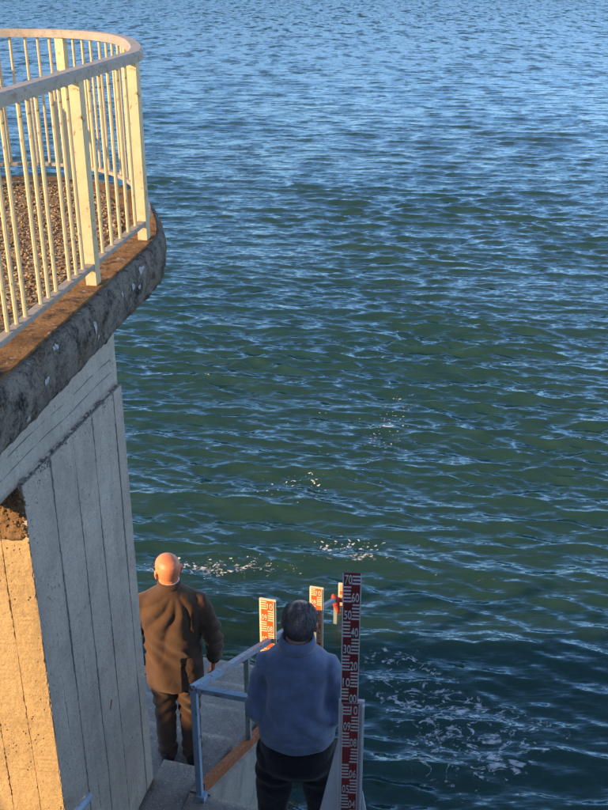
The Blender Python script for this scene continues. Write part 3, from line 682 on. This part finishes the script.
def gauge_plate(root, c, right, w, z0, z1, levels, mat, mark, pitch=.1, ntick=5):
    """enamel plate facing -front; levels = [(z, text or None, side)], side -1: numeral left, ticks right"""
    X = right.normalized(); Y = Vector((-X.y, X.x, 0)); c = Vector((c[0], c[1], 0))
    plate = MB().box(c + Zv * ((z0 + z1) / 2), (w, .006, z1 - z0), (X, Y, Zv)).build('plate', mat, root)
    front = c - Y * .003
    e = MB()
    for sgn in (-1, 1): e.box(front + X * (sgn * (w / 2 - .0028)) - Y * .0008 + Zv * ((z0 + z1) / 2), (.005, .0016, z1 - z0 - .002), (X, Y, Zv))
    e.build('border_line', mark, plate)
    rz = math.atan2(X.y, X.x)
    for z, t, side in levels:
        tk = MB()
        for k in range(ntick):
            zz = z + k * pitch * .2
            if zz < z0 + .006 or zz > z1 - .004: continue
            ln = w * (.40 if k else .44) * random.uniform(.94, 1.04); cx = -side * (w / 2 - .0055 - ln / 2)
            tk.box(front + X * cx - Y * .0009 + Zv * zz, (ln, .0016, pitch * .085), (X, Y, Zv))
        if tk.v: tk.build('tick_marks', mark, plate)
        if t:
            me = text_mesh(t, pitch * .52, w * .40)
            if not me.materials: me.materials.append(mark)
            o = link('numeral', me, None, plate)
            if o.data.materials[0] != mark: o.material_slots[0].link = 'OBJECT'; o.material_slots[0].material = mark
            x0 = side * (w / 2 - .0095) - (0 if side < 0 else w * .40)
            o.location = front + X * x0 - Y * .0002 + Zv * (z - pitch * .04) - root_loc(root); o.rotation_euler = (0, 0, rz)
    return plate
# staff beside the landing, in shade
GX = Vector((1, -.06, 0)); GY = Vector((.06, 1, 0)).normalized(); gc = Vector((.224, 3.90, 0))
g1 = empty('water_level_gauge', (.224, 3.93, ZL), 'tall shaded red depth gauge with white numbers standing right of the blue-sweater man', 'depth gauge', 'red water level gauges')
lev0 = H - .860 * 3.9 - .027
up = [(lev0 + .1 * k, '%d0' % k, -1 if k % 2 else 1) for k in range(8)]
gauge_plate(g1, gc, GX, .088, lev0 - .005, lev0 + .758, up, M['red_shaded'], M['mark'])
lv = lev0 - .028
low = [(lv - .05 - .104 * k, {0: '10', 1: '09', 2: '08', 3: None, 4: '06', 5: '05', 6: '04', 7: '03', 8: '02', 9: '01'}[k], 1 if k % 2 == 0 else -1) for k in range(10)]
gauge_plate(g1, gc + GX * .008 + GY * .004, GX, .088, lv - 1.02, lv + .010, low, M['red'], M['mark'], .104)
b = MB(); b.box(gc + GX * .012 + GY * .017 + Zv * (lv - .5), (.128, .018, 1.05), (GX.normalized(), GY, Zv)); b.build('backing_board', M['white'], g1, bevel=.002)
b = MB(); b.box(gc + GX * .070 + GY * .012 + Zv * (lv - .515), (.012, .05, 1.05), (GX.normalized(), GY, Zv)); b.build('side_flange', M['white'], g1, bevel=.002)
MB().box(gc + GY * .024 + Zv * ((lev0 + .73 + ZL) / 2), (.04, .024, lev0 + .73 - ZL), (GX.normalized(), GY, Zv)).build('post', M['green_grey'], g1)
for sg, zt_, ex in ((-1, 2.44, .20), (1, 2.10, .12)):
    x0 = -.052 if sg < 0 else .080; b = MB(); q = gc + GY * .036
    tri = [q + GX * x0 + Zv * zt_, q + GX * x0 + Zv * (ZL + .004), q + GX * (x0 + sg * ex) + Zv * (ZL + .004)]
    b.add([p - GY * .008 for p in tri] + [p + GY * .008 for p in tri], [(0, 1, 2), (3, 5, 4), (0, 3, 4, 1), (1, 4, 5, 2), (2, 5, 3, 0)]); b.build('gusset', M['white'], g1)
# three lit staffs along the stair railing, each a metre lower than the one before
specs = [(1.44, -.012, H - 4.30, .124, 'sunlit orange-red depth gauge left of the grey-haired man, nearest along the stair railing'),
         (2.84, .004, H - 5.13, .124, 'sunlit orange-red depth gauge rising just behind the grey-haired man\'s head'),
         (4.0, .005, H - 5.865, .124, 'farthest sunlit depth gauge half hidden behind the tall shaded red gauge')]
for s, n, ztop, w, lab in specs:
    c = S(s, n, 0) + DS * .04; zb = max(ztop - 1.0, -.6)
    g = empty('water_level_gauge', (c.x, c.y, zb), lab, 'depth gauge', 'red water level gauges')
    levs = [(ztop - .075 - .1 * k, '10 09 08 07 06 05 04 03 02 01'.split()[k], 1 if k % 2 == 0 else -1) for k in range(10) if ztop - .075 - .1 * k > zb + .02]
    gauge_plate(g, c, NS, w - .020, zb, ztop - .008, levs, M['orange'], M['mark_sunlit'])
    MB().box(c + DS * .012 + Zv * ((zb + ztop) / 2), (w, .016, ztop - zb), (NS, DS, Zv)).build('backing_board', M['mark_sunlit'], g)
    MB().box(c + DS * .045 + Zv * ((ztop - .1 - 1.6) / 2), (.04, .045, ztop - .1 + 1.6), (NS, DS, Zv)).build('post', M['green_grey'], g)

# ------------------------------------------------------------------ people
def remesh(mb, name, voxel, smooth=2, keep=None):
    me = mb.mesh(name); o = bpy.data.objects.new('tmp', me); COL.objects.link(o)
    m = o.modifiers.new('r', 'REMESH'); m.mode = 'VOXEL'; m.voxel_size = voxel
    if smooth: s = o.modifiers.new('s', 'SMOOTH'); s.factor = .5; s.iterations = smooth
    dg = bpy.context.evaluated_depsgraph_get(); out = bpy.data.meshes.new_from_object(o.evaluated_get(dg)); bpy.data.objects.remove(o); bpy.data.meshes.remove(me); out.name = name
    return out
def displace(me, fn):
    n = len(me.vertices); co = np.empty(n * 3, np.float32); me.vertices.foreach_get('co', co); co = co.reshape(-1, 3).astype(float)
    no = np.empty(n * 3, np.float32); me.vertices.foreach_get('normal', no); no = no.reshape(-1, 3)
    d = fn(co, no); d = d[:, None] * no if d.ndim == 1 else d
    me.vertices.foreach_set('co', (co + d).astype(np.float32).ravel()); me.update()
def head_rows(c, w, dp, h, yaw=0, pitch=0):
    """skull as stacked rings; +y is the face"""
    Rm = Matrix.Rotation(yaw, 3, 'Z') @ Matrix.Rotation(pitch, 3, 'X'); c = Vector(c); rows = []
    prof = [(-.50, .30, .34, .26), (-.46, .44, .42, .22), (-.38, .62, .58, .14), (-.25, .78, .74, .07), (-.10, .90, .88, .02), (.05, .98, .97, 0), (.18, 1.0, 1.0, -.02), (.30, .93, .93, -.03), (.40, .74, .75, -.03), (.465, .46, .47, -.03), (.495, .2, .2, -.03)]
    for z, fx, fy, oy in prof:
        ring = ellipse((0, oy * dp / 2, z * h), fx * w / 2, fy * dp / 2, 28, 2.15)
        rows.append([c + Rm @ Vector(q) for q in ring])
    return rows, (lambda x, y, z: c + Rm @ Vector((x * w / 2, y * dp / 2, z * h)))
def add_head(b, c, w, dp, h, yaw, pitch):
    rows, F = head_rows(c, w, dp, h, yaw, pitch); b.rings(rows)
    b.tube([F(0, .90, .06), F(0, 1.12, -.10), F(0, 1.16, -.15), F(0, .95, -.20)], [.007, .012, .015, .010], 10)        # nose
    b.tube([F(-.36, .88, -.285), F(0, 1.0, -.275), F(.36, .88, -.285)], [.005, .008, .005], 8)                           # lips
    b.tube([F(-.32, .86, -.31), F(0, .98, -.315), F(.32, .86, -.31)], [.005, .008, .005], 8)
    b.tube([F(-.62, .78, .09), F(-.2, 1.0, .085)], [.007, .009], 8); b.tube([F(.62, .78, .09), F(.2, 1.0, .085)], [.007, .009], 8)   # brows
    b.tube([F(-.28, .72, -.45), F(0, .9, -.46), F(.28, .72, -.45)], [.014, .018, .014], 8)                               # chin
    for sx in (-1, 1):                                                                                                   # ears
        pts = [F(sx * 1.00, -.05, -.17), F(sx * 1.08, -.12, -.05), F(sx * 1.14, -.22, .06), F(sx * 1.10, -.10, .11), F(sx * 1.02, .02, .06), F(sx * 1.0, .02, -.05)]
        b.tube(pts, [.009, .010, .009, .008, .007, .006], 8); b.tube([F(sx * .98, -.05, -.1), F(sx * 1.05, -.1, .03)], [.012, .014], 8)
    return F
def add_hand(b, wrist, dirv, palm_n, side, L=.185, curl=.35):
    """palm, four fingers of different length with two knuckle bends, thumb off the side of the palm"""
    w = Vector(wrist); d = Vector(dirv).normalized(); n = Vector(palm_n); n = (n - d * n.dot(d)).normalized(); s = d.cross(n) * side
    pl = L * .50
    for k, off in enumerate((-.030, -.010, .010, .030)):
        b.tube([w + s * off * .5, w + d * pl * .55 + s * off * .95, w + d * pl + s * off], [.017, .016, .013], 8)
    b.tube([w - s * .022 + d * pl * .9, w + s * .022 + d * pl * .9], .012, 8)
    for off, ln in ((-.031, .80), (-.010, .97), (.011, 1.0), (.032, .90)):
        fl = L * .48 * ln; p0 = w + d * pl * .95 + s * off; c1 = curl; v1 = d * math.cos(c1) + n * math.sin(c1); v2 = d * math.cos(c1 * 2.2) + n * math.sin(c1 * 2.2); v3 = d * math.cos(c1 * 3.1) + n * math.sin(c1 * 3.1)
        p1 = p0 + v1 * fl * .45; p2 = p1 + v2 * fl * .32; p3 = p2 + v3 * fl * .23; b.tube([p0, p1, p2, p3], [.0098, .0092, .0085, .0068], 8)
    t0 = w + d * pl * .25 + s * .030; t1 = t0 + (d * .7 + s * .55 + n * .3).normalized() * .040; t2 = t1 + (d * .9 + s * .15 + n * .45).normalized() * .030; b.tube([t0 - s * .012, t0, t1, t2], [.014, .014, .0115, .009], 8)
def torso_rows(rows, n=40, p=2.35):
    return [ellipse((r[3] if len(r) > 3 else 0, r[4] if len(r) > 4 else 0, r[0]), r[1], r[2], n, p) for r in rows]

# --- man in the brown suit
def suit_man():
    pr = empty('person', (-.845, 5.245, ZL - RISE + .0), 'bald man in a brown suit standing on the steps with his back turned', 'person', rotz=R(3))
    pr.scale = (.97, .97, .955)
    def arm(sx): return [Vector((sx * .172, 0, 1.372)), Vector((sx * .232, -.015, 1.235)), Vector((sx * .272, -.03, 1.075)), Vector((sx * .272, .035, .93)), Vector((sx * .262, .095, .805))]
    b = MB(); yaw = R(24)
    F = add_head(b, (-.005, .02, 1.590), .160, .192, .232, yaw, R(4))
    b.tube([(0, -.01, 1.36), (0, 0, 1.44), (-.003, .012, 1.55)], [.068, .064, .066], 16)
    b.rings(torso_rows([(.80, .13, .09), (.95, .14, .095), (1.15, .15, .10), (1.32, .165, .10), (1.40, .13, .08), (1.43, .06, .06)]))
    for sx in (-1, 1):
        A = arm(sx); b.tube(A, [.045, .044, .038, .034, .027], 12)
        d = (A[-1] - A[-2]).normalized(); add_hand(b, A[-1] + d * .005, (d + Vector((0, .0, -.25))).normalized(), (-sx, .25, 0), sx, .185, .32)
        b.tube([(sx * .078, 0, .86), (sx * .082, .01, .47), (sx * .084, -.005, .10), (sx * .085, .0, .06)], [.07, .045, .034, .034], 12)
        b.tube([(sx * .085, -.03, .045), (sx * .086, .06, .04), (sx * .086, .14, .035)], [.026, .03, .024], 10)
    body = link('body', remesh(b, 'body', .0055, 2), M['skin1'], pr, True)
    # jacket
    j = MB()
    j.rings(torso_rows([(.700, .190, .132, 0, .0), (.72, .194, .136), (.85, .194, .135), (1.0, .187, .128), (1.10, .190, .126), (1.22, .205, .13), (1.32, .212, .128), (1.385, .205, .115), (1.425, .165, .098, 0, -.004), (1.455, .112, .085, 0, -.005), (1.485, .078, .072, 0, 0), (1.505, .066, .066, 0, .006)]))
    for sx in (-1, 1):
        A = arm(sx); j.tube([Vector((sx * .15, 0, 1.375))] + A, [.06, .070, .067, .061, .056, .050], 18)
    me = remesh(j, 'jacket', .0075, 9)
    def folds(co, no):
        x, y, z = co.T; back = np.clip(-no[:, 1], 0, 1); tors = np.clip((.225 - np.abs(x)) / .03, 0, 1)
        ph = np.arctan2(x - .035, 1.50 - z); nz = vnoise(co * 5, 2)
        r = np.hypot(x - .035, 1.50 - z); amp = np.clip((r - .05) / .15, 0, 1) * np.clip((.62 - r) / .3, 0, 1)
        f = np.abs(np.sin(ph * 6.5 + nz * 1.5 + r * 2.2)); d = (f ** 1.3 - .5) * .020 * amp * back * tors
        low = np.clip((1.08 - z) / .15, 0, 1); d += low * back * tors * .010 * np.sin(x * 26 + z * 11 + nz * 2)
        waist = np.exp(-((z - 1.02) / .10) ** 2); d += waist * tors * .006 * np.sin((z + x * .8) * 52 + nz * 3)
        vent = (x > .060) & (z < .98) & (no[:, 1] < -.1); d = d - vent * .014 * back
        sl = np.clip((np.abs(x) - .20) / .04, 0, 1) * np.clip((1.36 - z) / .1, 0, 1); d += sl * (.0085 * np.sin(z * 66 + y * 30 + vnoise(co * 7, 8) * 3.5) * np.exp(-((z - 1.07) / .17) ** 2) + .005 * np.sin(z * 40 + vnoise(co * 9, 5) * 4))
        d += fbm(co * 13, 4, 3) * .0035
        return d
    displace(me, folds); jk = link('jacket', me, M['suit'], pr, True)
    # collar and vent
    col = MB(); rows = []
    for z, r, oy in ((1.478, .082, .0), (1.500, .078, .004), (1.524, .073, .010), (1.526, .0690, .010), (1.50, .0688, .006)): rows.append(ellipse((0, oy, z), r, r * .96, 28))
    col.rings(rows); link('jacket_collar', col.mesh('jacket_collar'), M['suit'], jk, True)
    sc = MB(); sc.rings([ellipse((0, .010, 1.49), .0685, .0665, 28), ellipse((0, .010, 1.5275), .0672, .0662, 28)]); link('shirt_collar', sc.mesh('shirt_collar'), M['shirt'], pr, True)
    # trousers
    t = MB(); t.rings(torso_rows([(.72, .150, .108), (.80, .162, .118), (.95, .16, .115), (1.0, .15, .105)]))
    for sx in (-1, 1): t.tube([(sx * .078, .0, .84), (sx * .082, .0, .66), (sx * .083, .012, .47), (sx * .084, .0, .25), (sx * .085, .002, .055)], [.095, .086, .074, .069, .067], 20)
    me = remesh(t, 'trousers', .0075, 4)
    def tf(co, no):
        x, y, z = co.T; nz = vnoise(co * 6, 12)
        d = .008 * np.sin(z * 60 + np.abs(x) * 40 + nz * 3.5) * np.exp(-((z - .50) / .13) ** 2); d += .007 * np.sin(z * 70 - x * 40 + nz * 3) * np.exp(-((z - .12) / .08) ** 2)
        d += .006 * np.sin((z - np.abs(x) * 1.3) * 48 + nz * 2) * np.exp(-((z - .68) / .08) ** 2) + fbm(co * 12, 7, 3) * .003
        return d
    displace(me, tf); link('trousers', me, M['suit_tr'], pr, True)
    for sx in (-1, 1):
        s = MB(); s.rings([ellipse((sx * .086, .055, .004), .048, .145, 24, 2.4), ellipse((sx * .086, .055, .025), .050, .148, 24, 2.4), ellipse((sx * .086, .045, .06), .044, .13, 24, 2.3), ellipse((sx * .085, .0, .10), .038, .07, 24)])
        link('shoe', remesh(s, 'shoe', .006, 3), M['shoe'], pr, True)
    g = MB()
    for sx in (-1, 1):
        g.tube([F(sx * 1.02, -.08, .075), F(sx * 1.04, .3, .07), F(sx * 1.0, .98, .055)], .0026, 6)
        ring = [F(sx * (.50 + .40 * math.cos(a)), 1.10 - .12 * abs(math.cos(a)) * (1 if math.cos(a) > 0 else .3), .045 + .085 * math.sin(a)) for a in np.linspace(0, 2 * math.pi, 17)]; g.tube(ring, .0022, 6)
    g.tube([F(-.1, 1.14, .05), F(.1, 1.14, .05)], .0022, 6); link('glasses', g.mesh('glasses'), M['frame'], pr, True)
    e = MB()
    for sx in (-1, 1):
        c = F(sx * .42, .86, .02); e.rings([[c + Vector((.011 * math.cos(a) * math.sin(b_), .011 * math.sin(a) * math.sin(b_), .011 * math.cos(b_))) for a in np.linspace(0, 2 * math.pi, 10, endpoint=False)] for b_ in np.linspace(.15, math.pi - .15, 7)])
    link('eyes', e.mesh('eyes'), M['eye'], pr, True)
suit_man()

# --- man in the blue sweater
def hair_mat():
    m, nt, out = newmat('grey_hair'); g = NT(nt); v = g.coord((1, 1, .25))
    a = g.noise(v, 190, 3, .6); bb = g.noise(g.coord(), 16, 3)
    c = g.mix(g.rng(a, .35, .65), (.022, .020, .020), (.15, .14, .137)); c = g.mix(g.rng(bb, .45, .7, 0, .6), c, (.20, .19, .187))
    p = g.n('BsdfPrincipled', Roughness=.55); p.inputs['Specular IOR Level'].default_value = .3
    g.l(c, p.inputs['Base Color']); g.l(g.bump(a, .004, .7), p.inputs['Normal']); g.l(p.outputs[0], out.inputs[0]); return m
def sweater_man():
    loc = Vector((-.035, 4.13, ZL)); rz = R(-4); pr = empty('person', loc, 'grey-haired man in a blue sweater and black trousers standing at the rail', 'person', rotz=rz)
    inv = Matrix.Rotation(-rz, 3, 'Z')
    def loc_of(p): return inv @ (Vector(p) - loc)
    hz = zt0 + .022
    hr = loc_of(S(0, .64 + .17, hz)); hl = loc_of(S(0, .64 - .19, hz))
    def arm(sx):
        h = hr if sx > 0 else hl; wr = Vector((h.x + sx * .015, h.y - .075, h.z + .05))
        return [Vector((sx * .150, 0, 1.412)), Vector((sx * .194, -.012, 1.30)), Vector((sx * .208, -.03, 1.13)), Vector((sx * .200, .05, 1.045)), wr]
    b = MB()
    hc = (.012, .030, 1.648)
    F = add_head(b, hc, .160, .198, .238, R(-6), R(10))
    b.tube([(0, -.02, 1.42), (0, -.005, 1.50), (.008, .015, 1.60)], [.075, .068, .066], 16)
    b.rings(torso_rows([(.85, .14, .10), (1.0, .14, .10), (1.2, .13, .09), (1.38, .13, .085), (1.46, .11, .07), (1.49, .065, .06)]))
    for sx in (-1, 1):
        A = arm(sx); b.tube(A, [.036, .034, .032, .031, .028], 12)
        h = hr if sx > 0 else hl; d = Vector((-sx * .10, .085, -.03)).normalized(); add_hand(b, A[-1], d, (0, .25, -1), -sx, .18, .5)
        b.tube([(sx * .11, 0, .86), (sx * .135, .01, .48), (sx * .15, -.005, .10), (sx * .15, .0, .06)], [.09, .055, .04, .038], 12)
        b.tube([(sx * .15, -.03, .04), (sx * .16, .06, .035), (sx * .168, .15, .03)], [.03, .037, .03], 10)
    link('body', remesh(b, 'body', .0055, 2), M['skin2'], pr, True)
    j = MB(); j.rings(torso_rows([(.955, .200, .165, 0, .01), (.975, .206, .175, 0, .01), (1.08, .208, .185, 0, .015), (1.2, .198, .172, 0, .01), (1.32, .19, .15), (1.41, .182, .132), (1.465, .158, .112, 0, -.008), (1.505, .125, .098, 0, -.012), (1.535, .092, .088, 0, -.008), (1.565, .080, .082, 0, .0)]))
    for sx in (-1, 1):
        A = arm(sx); A = [Vector((sx * .09, 0, 1.420))] + A; A[-1] = A[-2].lerp(A[-1], .9); j.tube(A, [.066, .076, .070, .064, .058, .046], 18)
    me = remesh(j, 'sweater', .0075, 8)
    def sf(co, no):
        x, y, z = co.T; nz = vnoise(co * 4, 21); back = np.clip(-no[:, 1], 0, 1); t = np.clip((.23 - np.abs(x)) / .03, 0, 1)
        d = fbm(co * 6, 22, 3) * .009; d += back * t * (.009 * np.sin((x * .8 - z * .5) * 34 + nz * 2.6) * np.exp(-((z - 1.28) / .12) ** 2) + .010 * (np.abs(np.sin((z * .8 + x * 1.1) * 20 + nz * 2)) ** .7 - .5) * np.exp(-((z - 1.10) / .10) ** 2)); d += back * t * .009 * np.sin((z * .9 + np.abs(x) * 1.6) * 24 + nz * 3) * np.exp(-((z - 1.15) / .16) ** 2)
        arm_ = np.exp(-((np.abs(x) - .165) / .022) ** 2) * np.clip((1.42 - z) / .08, 0, 1) * np.clip((z - 1.12) / .1, 0, 1); d -= back * arm_ * .020
        d += back * t * .004 * np.sin((z + nz * .03) * 120) * np.exp(-((z - 1.02) / .035) ** 2)
        sl = np.clip((np.abs(x) - .20) / .03, 0, 1); d += sl * .005 * np.sin(z * 62 + vnoise(co * 8, 3) * 3)
        d -= .006 * np.exp(-((z - .985) / .006) ** 2)
        return d
    displace(me, sf); sw = link('sweater', me, M['sweater'], pr, True)
    col = MB(); col.rings([ellipse((0, -.006, 1.54), .098, .094, 32), ellipse((.001, -.004, 1.565), .094, .092, 32), ellipse((.003, 0, 1.592), .086, .088, 32), ellipse((.003, 0, 1.593), .076, .078, 32), ellipse((.002, 0, 1.56), .07, .07, 32)])
    link('sweater_collar', col.mesh('sweater_collar'), M['sweater'], sw, True)
    t = MB(); t.rings(torso_rows([(.74, .19, .145), (.82, .198, .165), (.93, .196, .165, 0, .005), (1.0, .17, .145)]))
    for sx in (-1, 1): t.tube([(sx * .105, .0, .86), (sx * .122, .0, .66), (sx * .135, .012, .47), (sx * .145, .0, .25), (sx * .15, .002, .055)], [.118, .108, .088, .078, .075], 20)
    me = remesh(t, 'trousers', .008, 4)
    displace(me, lambda co, no: fbm(co * 9, 31, 3) * .006 + .007 * np.sin(co[:, 2] * 55 + vnoise(co * 5, 6) * 3) * np.exp(-((co[:, 2] - .72) / .1) ** 2)); link('trousers', me, M['black'], pr, True)
    for sx in (-1, 1):
        s = MB(); s.rings([ellipse((sx * .152, .055, .004), .052, .148, 24, 2.4), ellipse((sx * .152, .055, .025), .054, .15, 24, 2.4), ellipse((sx * .152, .045, .06), .048, .13, 24, 2.3), ellipse((sx * .15, .0, .10), .042, .07, 24)])
        link('shoe', remesh(s, 'shoe', .006, 3), M['shoe'], pr, True)
    # hair: shell over back and sides with a thinning crown, plus short strands lying down the head
    rows, F2 = head_rows(hc, .171, .210, .247, R(-6), R(10)); V = []; keepF = []
    hb = MB(); hb.rings(rows); hm = hb.mesh('hair'); bm = bmesh.new(); bm.from_mesh(hm); bmesh.ops.subdivide_edges(bm, edges=bm.edges[:], cuts=2, use_grid_fill=True, smooth=.4)
    Ri = (Matrix.Rotation(R(-6), 3, 'Z') @ Matrix.Rotation(R(10), 3, 'X')).inverted(); c0 = Vector(hc); kill = []
    def hairy(p):
        q = Ri @ (Vector(p) - c0); nx, ny, nz = q.x / .088, q.y / .107, q.z / .25
        if ny > .42 + .1 * nz: return 0
        if nz < -.44: return 0
        if ny > -.12 and nz < .03: return 0
        dcrown = math.hypot((nx + .10) / .62, (ny + .12) / .80)
        if nz > .22 and dcrown < 1: return .35
        return 1
    for f in bm.faces:
        h = hairy(f.calc_center_median())
        if h == 0 or h < 1: kill.append(f)
    bmesh.ops.delete(bm, geom=kill, context='FACES'); bm.normal_update()
    base = [(v.co.copy(), v.normal.copy()) for v in bm.verts if v.link_faces]
    bm.to_mesh(hm); bm.free()
    displace(hm, lambda co, no: fbm(co * 40, 5, 3) * .004)
    hmat = hair_mat(); ho = link('hair', hm, hmat, pr, True)
    st_ = MB(); q = random.Random(4); rows3, _ = head_rows(hc, .164, .202, .242, R(-6), R(10)); crown = MB(); crown.rings(rows3); cm = crown.mesh('c'); bm = bmesh.new(); bm.from_mesh(cm); bmesh.ops.subdivide_edges(bm, edges=bm.edges[:], cuts=3, use_grid_fill=True, smooth=.4); bm.normal_update()
    pts = base + [(v.co.copy(), v.normal.copy()) for v in bm.verts if 0 < hairy(v.co) < 1 and q.random() < .16]; bm.free(); bpy.data.meshes.remove(cm)
    for p, nrm in pts:
        for _ in range(3 if len(pts) < 2500 else 2):
            tdir = Vector((q.uniform(-.22, .22) + .15, -.6 + q.uniform(-.2, .2), -1)); tdir = (tdir - nrm * tdir.dot(nrm)); 
            if tdir.length < .1: tdir = Vector((.6, -1, 0)) - nrm * nrm.y * -1
            tdir = tdir.normalized(); sd_ = tdir.cross(nrm).normalized() * q.uniform(.0006, .0013); L = q.uniform(.022, .045); o_ = p + tdir.cross(nrm) * q.uniform(-.004, .004)
            a_ = o_ + nrm * .0005; b_ = o_ + tdir * L * .5 + nrm * .004; c_ = o_ + tdir * L + nrm * q.uniform(0, .003); st_.add([a_ - sd_, a_ + sd_, b_ + sd_, b_ - sd_, c_], [(0, 1, 2, 3), (3, 2, 4)])
    me = bpy.data.meshes.new('hair_strands'); me.from_pydata([tuple(v) for v in st_.v], [], st_.f); me.update(); tag(link('hair_strands', me, hmat, ho), kind='stuff')
    e = MB()
    for sx in (-1, 1):
        c = F(sx * .42, .86, .02); e.rings([[c + Vector((.011 * math.cos(a) * math.sin(b_), .011 * math.sin(a) * math.sin(b_), .011 * math.cos(b_))) for a in np.linspace(0, 2 * math.pi, 10, endpoint=False)] for b_ in np.linspace(.15, math.pi - .15, 7)])
    link('eyes', e.mesh('eyes'), M['eye'], pr, True)
sweater_man()
